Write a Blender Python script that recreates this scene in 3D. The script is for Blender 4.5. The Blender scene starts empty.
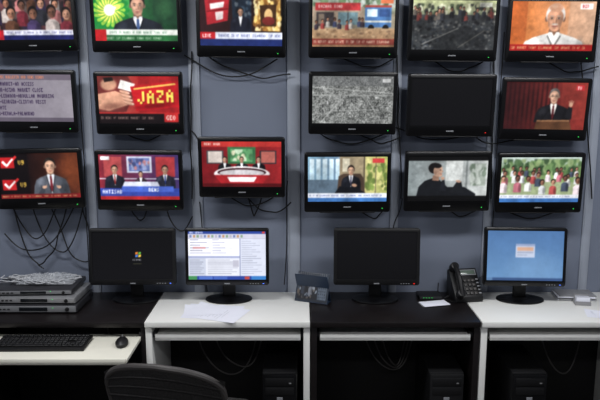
import bpy, bmesh, math, random
import numpy as np
from mathutils import Vector, Matrix, Euler
random.seed(7); np.random.seed(7)
scene = bpy.context.scene
COL = scene.collection
try:
    scene.view_settings.view_transform = 'Standard'
    scene.view_settings.look = 'None'
except Exception: pass

# ---------------------------------------------------------------- materials
def lin(c):
    c = np.asarray(c, dtype=float)/255.0
    return np.where(c <= 0.04045, c/12.92, ((c+0.055)/1.055)**2.4)
def mat(name, col, rough=0.5, metal=0.0, var=0.12, scale=12.0, bump=0.0, spec=0.5, emit=None, es=1.0, alpha=1.0, stretch=None):
    m = bpy.data.materials.new(name); m.use_nodes = True
    nt = m.node_tree; b = nt.nodes['Principled BSDF']
    l = lin(col)
    tc = nt.nodes.new('ShaderNodeTexCoord'); nz = nt.nodes.new('ShaderNodeTexNoise')
    nz.inputs['Scale'].default_value = scale; nz.inputs['Detail'].default_value = 4
    if stretch:
        mp = nt.nodes.new('ShaderNodeMapping'); mp.inputs['Scale'].default_value = stretch
        nt.links.new(tc.outputs['Object'], mp.inputs['Vector']); nt.links.new(mp.outputs['Vector'], nz.inputs['Vector'])
    else:
        nt.links.new(tc.outputs['Object'], nz.inputs['Vector'])
    r = nt.nodes.new('ShaderNodeValToRGB')
    r.color_ramp.elements[0].position = 0.3; r.color_ramp.elements[1].position = 0.7
    r.color_ramp.elements[0].color = (*(l*(1-var)), 1); r.color_ramp.elements[1].color = (*np.minimum(l*(1+var), 1), 1)
    nt.links.new(nz.outputs['Fac'], r.inputs['Fac']); nt.links.new(r.outputs['Color'], b.inputs['Base Color'])
    b.inputs['Roughness'].default_value = rough; b.inputs['Metallic'].default_value = metal
    b.inputs['Specular IOR Level'].default_value = spec
    b.inputs['Alpha'].default_value = alpha
    if bump > 0:
        bp = nt.nodes.new('ShaderNodeBump'); bp.inputs['Strength'].default_value = bump; bp.inputs['Distance'].default_value = 0.01
        nt.links.new(nz.outputs['Fac'], bp.inputs['Height']); nt.links.new(bp.outputs['Normal'], b.inputs['Normal'])
    if emit is not None:
        b.inputs['Emission Color'].default_value = (*lin(emit), 1); b.inputs['Emission Strength'].default_value = es
    return m
M_wall = mat('wall_paint', (120,128,145), 0.75, var=0.03, scale=3)
M_trim = mat('trunking_plastic', (162,169,182), 0.5, var=0.04)
M_side = mat('side_wall_paint', (140,142,150), 0.8, var=0.05)
M_ceil = mat('ceiling_tile', (190,190,190), 0.9, var=0.04)
M_floor = mat('floor_vinyl', (60,58,57), 0.5, var=0.15, scale=6)
M_bez = mat('gloss_black_plastic', (9,9,11), 0.28, var=0.1, spec=.4)
M_bezm = mat('matte_black_plastic', (15,15,17), 0.5, var=0.1, spec=.4)
M_back = mat('rear_black_plastic', (13,13,14), 0.6, var=0.1)
M_silver = mat('silver_plastic', (150,150,152), 0.35, 0.3)
M_logo = mat('logo_print', (130,132,136), 0.4)
M_line = mat('print_ink', (176,178,186), 0.6)
M_led = mat('led_green', (30,160,60), 0.4, emit=(60,220,90), es=1.0)
M_ledb = mat('led_blue', (60,90,220), 0.4, emit=(90,130,255), es=1.2)
M_ledr = mat('led_red', (200,30,20), 0.4, emit=(255,40,30), es=1.0)
M_steel = mat('bracket_steel', (60,60,64), 0.4, 0.8)
M_white = mat('white_laminate', (234,234,230), 0.38, var=0.02, scale=5)
M_cream = mat('cream_laminate', (232,230,216), 0.4, var=0.03, scale=5)
M_blk = mat('black_laminate', (21,17,18), 0.38, var=0.3, scale=10, stretch=(1,8,8), spec=.4)
M_dark = mat('dark_board', (14,13,14), 0.7, spec=.3)
M_cable = mat('black_cable', (12,12,13), 0.5)
M_wcable = mat('grey_cable', (176,178,182), 0.5)
M_paper = mat('paper', (236,238,248), 0.7, var=0.01)
M_key = mat('key_black', (18,18,20), 0.45)
M_keygap = mat('keyboard_case', (10,10,11), 0.5)
M_recv = mat('receiver_case', (132,133,136), 0.4, 0.3, var=0.06)
M_recvd = mat('receiver_case_dark', (56,56,60), 0.4, 0.3)
M_disp = mat('receiver_display', (14,18,22), 0.15)
M_mesh = mat('chair_fabric', (30,28,28), 0.85, var=0.5, scale=140, bump=0.6)
M_frame = mat('chair_frame', (58,55,54), 0.45)
M_film = mat('plastic_wrap', (196,200,206), 0.2, var=0.05, alpha=0.4)
M_blue = mat('blue_card', (34,50,72), 0.5)
M_cal = mat('calendar_board', (44,54,70), 0.5)
M_glass = mat('lcd_glass', (96,110,100), 0.2)
M_diff = mat('diffuser', (235,238,242), 0.4, emit=(235,240,250), es=1.5)

def attr_mat(name, strength=1.0, rough=0.25, emissive=True):
    m = bpy.data.materials.new(name); m.use_nodes = True
    nt = m.node_tree; b = nt.nodes['Principled BSDF']
    at = nt.nodes.new('ShaderNodeAttribute'); at.attribute_name = 'pic'
    if emissive:
        b.inputs['Base Color'].default_value = (0.006, 0.006, 0.007, 1)
        nt.links.new(at.outputs['Color'], b.inputs['Emission Color'])
        b.inputs['Emission Strength'].default_value = strength
        b.inputs['Specular IOR Level'].default_value = 0.15
    else:
        nt.links.new(at.outputs['Color'], b.inputs['Base Color'])
    b.inputs['Roughness'].default_value = rough
    return m
M_lcd = attr_mat('lcd_picture', 1.28, 0.35)
M_print = attr_mat('printed_picture', rough=0.4, emissive=False)

# ---------------------------------------------------------------- mesh builder
class MB:
    def __init__(s): s.bm = bmesh.new(); s.mats = []
    def mi(s, m):
        if m not in s.mats: s.mats.append(m)
        return s.mats.index(m)
    def _merge(s, tmp, m, M):
        idx = s.mi(m)
        for f in tmp.faces: f.material_index = idx
        bmesh.ops.recalc_face_normals(tmp, faces=tmp.faces)
        tmp.transform(M)
        me = bpy.data.meshes.new('t'); tmp.to_mesh(me); tmp.free(); s.bm.from_mesh(me); bpy.data.meshes.remove(me)
    def box(s, c, size, m, bev=0.0, rot=(0,0,0), seg=2):
        t = bmesh.new(); bmesh.ops.create_cube(t, size=1.0)
        bmesh.ops.scale(t, vec=size, verts=t.verts)
        if bev > 0: bmesh.ops.bevel(t, geom=list(t.edges), offset=min(bev, min(size)*0.45), segments=seg, profile=0.5, affect='EDGES')
        s._merge(t, m, Matrix.Translation(c) @ Euler(rot).to_matrix().to_4x4()); return s
    def cyl(s, p0, p1, r0, m, r1=None, n=20, bev=0.0):
        p0 = Vector(p0); p1 = Vector(p1); d = p1-p0
        t = bmesh.new(); bmesh.ops.create_cone(t, cap_ends=True, segments=n, radius1=r0, radius2=r0 if r1 is None else r1, depth=d.length)
        if bev > 0:
            es = [e for e in t.edges if len(e.link_faces) == 2 and any(len(f.verts) > 4 for f in e.link_faces)]
            bmesh.ops.bevel(t, geom=es, offset=bev, segments=2, profile=0.5, affect='EDGES')
        s._merge(t, m, Matrix.Translation((p0+p1)/2) @ d.to_track_quat('Z', 'Y').to_matrix().to_4x4()); return s
    def prism(s, pts, x0, x1, m, M=Matrix.Identity(4), bev=0.0):
        t = bmesh.new()
        a = [t.verts.new((x0, p[0], p[1])) for p in pts]; b = [t.verts.new((x1, p[0], p[1])) for p in pts]
        t.faces.new(a); t.faces.new(b[::-1])
        for i in range(len(pts)):
            j = (i+1) % len(pts); t.faces.new((a[i], b[i], b[j], a[j]))
        if bev > 0: bmesh.ops.bevel(t, geom=list(t.edges), offset=bev, segments=2, profile=0.5, affect='EDGES')
        s._merge(t, m, M); return s
    def loops(s, L, m, cap0=False, cap1=True, M=Matrix.Identity(4)):
        t = bmesh.new(); V = [[t.verts.new(p) for p in lp] for lp in L]
        for A, B in zip(V[:-1], V[1:]):
            n = len(A)
            for i in range(n): t.faces.new((A[i], A[(i+1) % n], B[(i+1) % n], B[i]))
        if cap0: t.faces.new(V[0])
        if cap1: t.faces.new(V[-1][::-1])
        s._merge(t, m, M); return s
    def tube(s, pts, r, m, n=10, closed=False):
        pts = [Vector(p) for p in pts]; L = []
        up = Vector((0.13, 0.21, 1)).normalized(); N = len(pts)
        for i, p in enumerate(pts):
            if closed: d = pts[(i+1) % N]-pts[i-1]
            else: d = pts[min(i+1, N-1)]-pts[max(i-1, 0)]
            d.normalize(); a = d.cross(up)
            if a.length < 0.05: a = d.cross(Vector((1, 0, 0)))
            a.normalize(); b = d.cross(a)
            L.append([p+a*r*math.cos(2*math.pi*k/n)+b*r*math.sin(2*math.pi*k/n) for k in range(n)])
        if closed:
            t = bmesh.new(); V = [[t.verts.new(p) for p in lp] for lp in L]
            for i in range(N):
                A = V[i]; B = V[(i+1) % N]
                for k in range(n): t.faces.new((A[k], A[(k+1) % n], B[(k+1) % n], B[k]))
            s._merge(t, m, Matrix.Identity(4))
        else: s.loops(L, m, True, True)
        return s
    def obj(s, name, loc=(0,0,0), rot=(0,0,0), parent=None, smooth=True):
        me = bpy.data.meshes.new(name)
        s.bm.to_mesh(me); s.bm.free()
        for m in s.mats: me.materials.append(m)
        if smooth:
            for p in me.polygons: p.use_smooth = True
            try: me.set_sharp_from_angle(angle=math.radians(35))
            except Exception: pass
        o = bpy.data.objects.new(name, me); o.location = loc; o.rotation_euler = rot; COL.objects.link(o)
        if parent: o.parent = parent
        return o
def empty(name, loc, rot=(0,0,0)):
    e = bpy.data.objects.new(name, None); e.empty_display_size = 0.1; e.location = loc; e.rotation_euler = rot; COL.objects.link(e); return e
def rr(w, h, r, y, cx=0, cz=0, n=4):
    P = []
    for (sx, sz, a0) in ((1,1,0), (-1,1,90), (-1,-1,180), (1,-1,270)):
        for k in range(n+1):
            a = math.radians(a0+90*k/n)
            P.append((cx+sx*(w/2-r)+r*math.cos(a), y, cz+sz*(h/2-r)+r*math.sin(a)))
    return P
def cables(name, paths, r, m):
    cu = bpy.data.curves.new(name, 'CURVE'); cu.dimensions = '3D'; cu.bevel_depth = r; cu.bevel_resolution = 2; cu.resolution_u = 8
    for pts in paths:
        sp = cu.splines.new('NURBS'); sp.points.add(len(pts)-1)
        for q, p in zip(sp.points, pts): q.co = (*p, 1)
        sp.use_endpoint_u = True; sp.order_u = min(4, len(pts))
    cu.materials.append(m)
    o = bpy.data.objects.new(name, cu); COL.objects.link(o); return o
def sag(p0, p1, d, n=7, jit=0.0):
    p0 = Vector(p0); p1 = Vector(p1); out = []
    for i in range(n):
        t = i/(n-1); p = p0.lerp(p1, t); p.z -= d*4*t*(1-t)
        if 0 < i < n-1: p.x += random.uniform(-jit, jit); p.z += random.uniform(-jit, jit)
        out.append(tuple(p))
    return out

# ---------------------------------------------------------------- picture painter (16 x 9 units)
G = {'A':'010101111101101','B':'110101110101110','C':'011100100100011','D':'110101101101110','E':'111100110100111','F':'111100110100100','G':'011100101101011','H':'101101111101101','I':'111010010010111','J':'001001001101010','K':'101101110101101','L':'100100100100111','M':'101111111101101','N':'110101101101101','O':'010101101101010','P':'110101110100100','Q':'010101101110011','R':'110101110101101','S':'011100010001110','T':'111010010010010','U':'101101101101111','V':'101101101101010','W':'101101111111101','X':'101101010101101','Y':'101101010010010','Z':'111001010100111','-':'000000111000000','9':'111101111001110','4':'101101111001001'}
NW, NH = 180, 102
def gblur(a, sg):
    if sg <= 0: return a
    r = int(math.ceil(sg*2.5)); k = np.exp(-np.arange(-r, r+1)**2/(2*sg*sg)); k /= k.sum()
    b = np.pad(a, ((r,r),(0,0),(0,0)), mode='edge'); o = np.zeros_like(a)
    for i, w_ in enumerate(k): o += w_*b[i:i+a.shape[0]]
    b = np.pad(o, ((0,0),(r,r),(0,0)), mode='edge'); o2 = np.zeros_like(a)
    for i, w_ in enumerate(k): o2 += w_*b[:, i:i+a.shape[1]]
    return o2
def smooth_noise(h, w, cell, r):
    gh, gw = h//cell+3, w//cell+3; g = r.randn(gh, gw)
    ys = np.arange(h)/cell; xs = np.arange(w)/cell
    y0 = ys.astype(int); x0 = xs.astype(int); fy = ys-y0; fx = xs-x0
    fy = (fy*fy*(3-2*fy))[:, None]; fx = (fx*fx*(3-2*fx))[None]
    a = g[np.ix_(y0, x0)]; b = g[np.ix_(y0, x0+1)]; c = g[np.ix_(y0+1, x0)]; d = g[np.ix_(y0+1, x0+1)]
    return (a*(1-fx)+b*fx)*(1-fy)+(c*(1-fx)+d*fx)*fy
class Pic:
    def __init__(s, bg=(0,0,0), ss=2):
        s.w = NW*ss; s.h = NH*ss; s.ss = ss; s.bl = 2.0; s.var = .10; s.sat = .9; s.seed = 0
        s.X, s.Y = np.meshgrid((np.arange(s.w)+.5)/s.w*16, (np.arange(s.h)+.5)/s.h*9)
        s.a = np.ones((s.h, s.w, 3))*np.array(bg, float)
    def put(s, m, c, al=1.0):
        m = m.astype(float)[..., None]*al; s.a = s.a*(1-m)+np.array(c, float)*m; return s
    def shade(s, m, f):
        m = m.astype(float)[..., None]; s.a = s.a*(1-m+m*f); return s
    def rect(s, x0, y0, x1, y1, c, al=1): return s.put((s.X >= x0)&(s.X < x1)&(s.Y >= y0)&(s.Y < y1), c, al)
    def emask(s, cx, cy, rx, ry, rot=0, soft=0):
        ca, sa = math.cos(rot), math.sin(rot); dx = s.X-cx; dy = s.Y-cy
        d = ((dx*ca+dy*sa)/rx)**2+((-dx*sa+dy*ca)/ry)**2
        return np.clip((1-d)/soft, 0, 1) if soft else (d < 1)
    def ell(s, cx, cy, rx, ry, c, rot=0, al=1, soft=0): return s.put(s.emask(cx,cy,rx,ry,rot,soft), c, al)
    def poly(s, P, c, al=1):
        m = np.zeros(s.X.shape, bool); n = len(P)
        for i in range(n):
            x0, y0 = P[i]; x1, y1 = P[(i+1) % n]
            if y0 == y1: continue
            cnd = (s.Y < y0) != (s.Y < y1)
            m ^= cnd & (s.X < (x1-x0)*(s.Y-y0)/(y1-y0)+x0)
        return s.put(m, c, al)
    def line(s, x0, y0, x1, y1, w, c, al=1):
        L = math.hypot(x1-x0, y1-y0); nx, ny = -(y1-y0)/L*w/2, (x1-x0)/L*w/2
        return s.poly([(x0+nx, y0+ny), (x1+nx, y1+ny), (x1-nx, y1-ny), (x0-nx, y0-ny)], c, al)
    def grad(s, x0, y0, x1, y1, c0, c1, ax='x'):
        t = np.clip((s.X-x0)/(x1-x0) if ax == 'x' else (s.Y-y0)/(y1-y0), 0, 1)[..., None]
        g = np.array(c0, float)*(1-t)+np.array(c1, float)*t
        m = ((s.X >= x0)&(s.X < x1)&(s.Y >= y0)&(s.Y < y1))[..., None]
        s.a = np.where(m, g, s.a); return s
    def text(s, x, y, t, h, c, wk=0.75, al=1):
        p = h/5; q = p*wk*1.2
        for ch in t.upper():
            g = G.get(ch)
            if g:
                for i, b in enumerate(g):
                    if b == '1': s.rect(x+(i % 3)*q, y+(i//3)*p, x+(i % 3+1)*q, y+(i//3+1)*p, c, al)
            x += 4*q
        return s
    def ticker(s, y0, y1, bg, fg, x0=0, x1=16, seed=1):
        s.rect(x0, y0, x1, y1, bg); r = random.Random(seed); x = x0+.3; h = (y1-y0)*.42
        words = ['NEWS', 'REPORT', 'ISLAMABAD', 'TODAY', 'IN', 'MARKET', 'CUP', 'KARACHI', 'OF', 'UPDATE']
        while x < x1-1:
            w = r.choice(words)
            if x+len(w)*h*.72 > x1: break
            s.text(x, y0+(y1-y0)*.3, w, h, fg, wk=.62, al=.75); x += (len(w)+1)*h*.62
        return s
    def specks(s, x0, y0, x1, y1, n, cols, r0, r1, asp=1.4, seed=3, al=.85):
        r = random.Random(seed)
        for _ in range(n):
            q = r.uniform(r0, r1); cx = r.uniform(x0, x1); cy = r.uniform(y0, y1)
            ca = r.choice(cols)
            i0 = max(int((cx-q*2)/16*s.w), 0); i1 = min(int((cx+q*2)/16*s.w)+1, s.w)
            j0 = max(int((cy-q*asp*2)/9*s.h), 0); j1 = min(int((cy+q*asp*2)/9*s.h)+1, s.h)
            if i1 <= i0 or j1 <= j0: continue
            dx = s.X[j0:j1, i0:i1]-cx; dy = s.Y[j0:j1, i0:i1]-cy
            d = (dx/q)**2+(dy/(q*asp))**2
            m = np.clip((1-d)/.5, 0, 1)*((s.Y[j0:j1, i0:i1] > y0)&(s.Y[j0:j1, i0:i1] < y1))
            m = m[..., None]*al
            s.a[j0:j1, i0:i1] = s.a[j0:j1, i0:i1]*(1-m)+np.array(ca, float)*m
        return s
    def noise(s, amp, x0=0, y0=0, x1=16, y1=9, seed=1, cell=1):
        r = np.random.RandomState(seed); n = smooth_noise(s.h, s.w, max(cell, 2), r)*amp
        m = (s.X >= x0)&(s.X < x1)&(s.Y >= y0)&(s.Y < y1)
        s.a += (n*m)[..., None]; return s
    def person(s, x, y, k, skin, hair, top, low=None):
        lt = tuple(min(255, v*1.2+10) for v in skin)
        s.poly([(x-.75*k, y+2.6*k), (x-.7*k, y+1.1*k), (x-.3*k, y+.75*k), (x+.3*k, y+.75*k), (x+.7*k, y+1.1*k), (x+.75*k, y+2.6*k)], top)
        s.shade(s.emask(x+.5*k, y+1.8*k, .4*k, 1.1*k, 0, .8), .65)
        s.ell(x, y-.1*k, .5*k, .58*k, hair); s.ell(x+.02*k, y+.12*k, .40*k, .52*k, skin)
        s.put(s.emask(x-.1*k, y-.05*k, .22*k, .2*k, 0, 1), lt, .8)
        s.shade(s.emask(x+.25*k, y+.2*k, .25*k, .45*k, 0, .8), .65)
        for e in (-1, 1): s.ell(x+e*.16*k, y+.06*k, .07*k, .045*k, (26,18,16))
        s.ell(x, y+.40*k, .13*k, .04*k, (110,60,55)); return s
    def bust(s, cx, cy, k, skin=(205,160,130), hair=(30,24,22), suit=(30,30,36), shirt=(235,235,238), tie=None, bot=9, shw=2.6, face=True):
        dk = tuple(v*.62 for v in skin); lt = tuple(min(255, v*1.16+8) for v in skin); sl = tuple(v*1.5+14 for v in suit); sd = tuple(v*.55 for v in suit)
        s.poly([(cx-.36*k, cy+.5*k), (cx+.36*k, cy+.5*k), (cx+.5*k, cy+1.35*k), (cx-.5*k, cy+1.35*k)], dk)
        top = cy+1.2*k
        s.poly([(cx-.42*k, top-.1*k), (cx-shw*.62*k, top+.25*k), (cx-shw*.86*k, top+.55*k), (cx-shw*k, top+1.3*k), (cx-shw*1.08*k, bot), (cx+shw*1.08*k, bot), (cx+shw*k, top+1.3*k), (cx+shw*.86*k, top+.55*k), (cx+shw*.62*k, top+.25*k), (cx+.42*k, top-.1*k)], suit)
        inb = (s.Y < bot)
        s.put(s.emask(cx-shw*.62*k, top+.9*k, .55*k, .8*k, .5, 1)*inb, sl, .55); s.put(s.emask(cx+shw*.8*k, top+1.8*k, .6*k, 1.8*k, 0, 1)*inb, sd, .7)
        for e in (-1, 1): s.line(cx+e*shw*.62*k, top+1.2*k, cx+e*shw*.56*k, bot, .10*k, sd, .7)
        if shirt: s.poly([(cx-.42*k, top-.15*k), (cx+.42*k, top-.15*k), (cx+.5*k, top+.3*k), (cx+.05*k, min(top+2.3*k, bot)), (cx-.05*k, min(top+2.3*k, bot)), (cx-.5*k, top+.3*k)], shirt)
        s.poly([(cx-.3*k, top-.35*k), (cx+.3*k, top-.35*k), (cx, top+.12*k)], dk)
        if tie: s.poly([(cx-.12*k, top+.08*k), (cx+.12*k, top+.08*k), (cx+.2*k, min(top+1.8*k, bot)), (cx, min(top+2.1*k, bot)), (cx-.2*k, min(top+1.8*k, bot))], tie)
        if shirt:
            for e in (-1, 1): s.line(cx+e*.52*k, top+.1*k, cx+e*.1*k, min(top+2.2*k, bot), .13*k, sd)
        s.ell(cx-.68*k, cy+.08*k, .12*k, .22*k, dk); s.ell(cx+.68*k, cy+.08*k, .12*k, .22*k, dk)
        s.ell(cx, cy-.25*k, .74*k, .82*k, hair); s.put(s.emask(cx-.25*k, cy-.75*k, .4*k, .25*k, -.2, 1), tuple(min(255, v*1.6+20) for v in hair), .5)
        m = s.emask(cx, cy-.02*k, .64*k, .66*k) | s.emask(cx, cy+.38*k, .52*k, .62*k)
        s.put(m, skin)
        s.put(s.emask(cx+.5*k, cy+.25*k, .42*k, .85*k, 0, 1)*m, dk, .75); s.put(s.emask(cx-.58*k, cy+.5*k, .22*k, .5*k, 0, 1)*m, dk, .6)
        s.put(s.emask(cx-.1*k, cy-.32*k, .4*k, .22*k, 0, 1), lt, .8); s.put(s.emask(cx-.3*k, cy+.28*k, .2*k, .18*k, 0, 1), lt, .7)
        if face:
            for e in (-1, 1):
                s.put(s.emask(cx+e*.27*k, cy+.02*k, .2*k, .13*k, 0, 1), dk, .8)
                s.ell(cx+e*.27*k, cy+.03*k, .10*k, .045*k, (215,208,200)); s.ell(cx+e*.27*k, cy+.03*k, .05*k, .055*k, (25,18,15))
                s.line(cx+e*.13*k, cy-.13*k, cx+e*.42*k, cy-.14*k, .06*k, tuple(v*.8 for v in hair), .8)
            s.put(s.emask(cx+.09*k, cy+.22*k, .08*k, .24*k, 0, 1), dk, .8); s.put(s.emask(cx-.03*k, cy+.2*k, .05*k, .22*k, 0, 1), lt, .8)
            s.ell(cx-.08*k, cy+.38*k, .05*k, .03*k, dk); s.ell(cx+.08*k, cy+.38*k, .05*k, .03*k, dk)
            s.put(s.emask(cx, cy+.62*k, .24*k, .06*k), (136,70,64), .8); s.put(s.emask(cx, cy+.76*k, .22*k, .08*k, 0, 1), dk, .6)
        return s
    def out(s):
        r = np.random.RandomState(s.seed+17)
        n = smooth_noise(s.h, s.w, 60, r)*.6+smooth_noise(s.h, s.w, 22, r)*.5+smooth_noise(s.h, s.w, 9, r)*.35+smooth_noise(s.h, s.w, 4, r)*.3
        a = s.a*(1+s.var*n[..., None])
        a = gblur(a, s.bl)
        L = (a*np.array([.3,.59,.11])).sum(-1, keepdims=True); a = L+(a-L)*s.sat
        a = lin(np.clip(a, 0, 255))
        return a.reshape(NH, s.ss, NW, s.ss, 3).mean((1, 3))

def screen_obj(name, w, h, img, m, parent, loc, rot=(0,0,0)):
    nh, nw = img.shape[:2]
    xs = np.linspace(-w/2, w/2, nw); zs = np.linspace(h/2, -h/2, nh)
    XX, ZZ = np.meshgrid(xs, zs); co = np.stack([XX, np.zeros_like(XX), ZZ], -1).reshape(-1, 3)
    idx = np.arange(nh*nw).reshape(nh, nw)
    q = np.stack([idx[1:, :-1], idx[1:, 1:], idx[:-1, 1:], idx[:-1, :-1]], -1).reshape(-1, 4)
    me = bpy.data.meshes.new(name)
    me.vertices.add(len(co)); me.vertices.foreach_set('co', co.astype(np.float32).ravel())
    me.loops.add(q.size); me.loops.foreach_set('vertex_index', q.astype(np.int32).ravel())
    me.polygons.add(len(q)); me.polygons.foreach_set('loop_start', (np.arange(len(q))*4).astype(np.int32))
    try: me.polygons.foreach_set('loop_total', np.full(len(q), 4, np.int32))
    except Exception: pass
    me.update(calc_edges=True); me.validate()
    ca = me.color_attributes.new('pic', 'FLOAT_COLOR', 'POINT')
    rgba = np.concatenate([img.reshape(-1, 3), np.ones((nh*nw, 1))], 1).astype(np.float32)
    ca.data.foreach_set('color', rgba.ravel())
    me.materials.append(m)
    o = bpy.data.objects.new(name, me); o.location = loc; o.rotation_euler = rot; o.parent = parent; COL.objects.link(o)
    return o

# ---- the channel pictures
P = {}
SK = [(128,84,64), (158,108,84), (184,132,106), (104,68,54)]
# crowd of children
p = Pic((44,34,36)); p.specks(0,0,16,7.4,90,[(60,36,40),(90,50,54),(100,84,80),(40,34,60),(30,24,26)],.5,1.1,seed=4)
rq = random.Random(14)
for row,(y,k) in enumerate([(.9,1.15),(2.4,1.5),(4.1,1.95)]):
    nn = 7-row
    for i in range(nn):
        x = 1.1+i*(14.2/(nn-1))+rq.uniform(-.5,.5)
        p.person(x, y+rq.uniform(-.3,.3), k*rq.uniform(.9,1.12), SK[(i*3+row)%4], (22,16,16), [(120,40,52),(196,182,176),(60,48,84),(96,60,44),(186,112,112),(40,40,48)][(i*5+row*2)%6])
p.rect(0,0,3.6,.9,(170,30,40)).text(.3,.2,'NEWS',.5,(255,255,255)); p.rect(0,7.2,16,8.1,(214,214,226)); p.ticker(7.2,8.1,(214,214,226),(60,60,110),seed=2); p.rect(0,8.1,16,9,(24,28,84)); p.rect(0,7.2,2.6,9,(180,24,34)); p.var=.16; P['a1']=p
# emblem story
p = Pic((20,110,50)); p.grad(0,0,8,7,(30,128,58),(60,150,66)); p.grad(8,0,16,7,(34,92,50),(14,52,30))
for k in range(18):
    a = k*math.pi/9
    for r0,c in ((3.4,(20,130,50)),(2.7,(140,195,60)),(2.0,(235,228,90)),(1.2,(252,250,225))):
        p.ell(3.0+math.cos(a)*r0*.6,3.4+math.sin(a)*r0*.6,r0*.56,.34*r0/2+.1,c,rot=a)
p.ell(3.0,3.4,1.0,1.0,(252,252,238)); p.rect(11.4,0.3,16,6,(26,60,40),.6); p.ell(13.6,3,2,2.2,(60,120,70),al=.5,soft=1)
p.bust(8.4,2.5,1.95,skin=(196,146,120),suit=(30,34,44),tie=(60,84,130),bot=7.2)
p.rect(12.7,.3,15.4,1.2,(70,140,70)); p.rect(0,6.9,16,7.9,(226,230,222)); p.ticker(6.9,7.9,(226,230,222),(60,110,80),x0=2.5,seed=5); p.rect(0,7.9,16,9,(34,96,50)); p.ticker(7.9,9,(34,96,50),(220,230,210),seed=8); p.rect(0,6.9,2.2,9,(186,24,30)); P['a2']=p
# night building with gold set
p = Pic((22,16,22)); p.grad(0,0,16,6.5,(50,24,28),(30,22,16)); p.poly([(1,.6),(5.8,.2),(5.4,4.4),(1.4,5.2)],(180,34,44)); p.poly([(2.0,1.4),(4.8,1.0),(4.6,2.0),(2.1,2.4)],(240,236,236)); p.poly([(3,2.9),(4.6,2.7),(4.5,4.1),(3.2,4.4)],(225,210,210)); p.line(1.4,2.8,5.5,2.3,.15,(90,10,16))
p.poly([(6.2,.6),(10,.2),(10,6.4),(6.4,6.4)],(30,40,54)); p.specks(6.4,.6,10,6,24,[(60,80,100),(20,26,34),(90,100,110)],.2,.6,seed=8); p.bust(7.9,2.8,.75,skin=(176,130,104),suit=(26,28,40),bot=6.8)
p.poly([(10.6,.5),(15.6,.2),(15.6,6.3),(10.8,6.2)],(190,140,66)); p.specks(10.7,.5,15.5,6.2,90,[(236,200,110),(140,90,36),(84,50,24),(250,232,170)],.15,.5,seed=9)
p.poly([(11.6,1.6),(14.8,1.4),(14.8,5.4),(11.8,5.4)],(64,40,24)); p.ell(13.3,3.4,.8,1.2,(210,170,110)); p.ell(13.3,4.4,1.2,.8,(120,40,36)); p.rect(0,6.5,16,7.7,(214,218,232)); p.ticker(6.5,7.7,(214,218,232),(50,60,120),x0=3.3,seed=12); p.rect(0,6.5,3.0,7.7,(186,28,34)).text(.5,6.85,'LIVE',.6,(255,255,255)); p.rect(0,7.7,16,9,(28,42,100)); P['a3']=p
# street with red banner, blue truck
p = Pic((140,130,110)); p.grad(0,0,16,3,(150,166,150),(120,120,100),'y'); p.specks(0,0,16,2,60,[(70,90,66),(96,120,84),(170,178,170)],.3,.8,seed=21)
p.rect(0,1.7,10,4.6,(146,128,110)); p.rect(.6,1.0,9.3,2.4,(164,46,50)); p.text(1.2,1.35,'BAZAAR ROAD',.6,(236,220,214),al=.8); p.rect(.8,2.7,4.2,5.2,(60,54,56)); p.rect(5,2.7,8.8,5,(96,122,130)); p.rect(6.8,2.7,7,5,(60,60,60)); p.rect(1.2,3.0,2.3,4.8,(110,96,84))
p.rect(10.2,1.4,15.3,5.4,(64,104,156)); p.rect(10.2,1.4,15.3,1.8,(150,60,50)); p.rect(10.6,2.1,12.6,3.5,(186,206,216)); p.rect(13,2.1,15,3.5,(46,72,120)); p.rect(10.2,4.2,15.3,4.5,(190,190,180)); p.ell(11.4,5.5,.6,.6,(20,20,22)); p.ell(14.2,5.5,.6,.6,(20,20,22))
p.grad(0,5.6,16,9,(168,136,102),(124,90,64),'y')
for i in range(9): p.person(.8+i*1.15+.3*math.sin(i*3),4.2+.3*math.cos(i*5),.55,SK[i%4],(24,18,16),[(60,50,60),(150,60,56),(196,188,178),(66,72,104)][i%4])
p.specks(0,5.6,16,7.3,40,[(110,84,60),(190,160,124),(80,60,50)],.2,.5,asp=.6,seed=24,al=.5); p.rect(0,7.5,16,8.6,(120,50,42)); p.ticker(7.5,8.6,(120,50,42),(226,206,180),seed=23); p.rect(13.2,.3,15.6,1.1,(214,110,70)); p.var=.15; P['a4']=p
# rubble and crowd
p = Pic((50,52,54)); p.grad(0,0,16,2.6,(186,192,140),(104,112,90),'y'); p.specks(0,.6,16,2.6,90,[(60,70,50),(156,156,120),(204,204,176),(40,42,40)],.2,.5,seed=31)
rq = random.Random(5)
for i in range(26):
    x = rq.uniform(.3,15.7); p.person(x, 1.3+rq.uniform(0,1.2), rq.uniform(.5,.7), SK[i%4], (18,16,16), [(28,28,32),(50,52,60),(96,88,80),(110,50,46)][i%4])
p.specks(0,3.6,16,9,460,[(28,30,32),(50,54,56),(74,76,78),(100,100,98),(18,18,20),(40,44,50)],.12,.42,asp=.8,seed=32)
p.poly([(4,9),(7,5.2),(11,4.6),(15,7),(14,9)],(30,32,34),.6); p.line(2,8,9,5,.2,(100,100,98)); p.line(9,8.6,14,5.4,.15,(90,88,84)); p.rect(12.8,.4,15.2,1.2,(226,226,220),.7); p.var=.2; P['a5']=p
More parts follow.
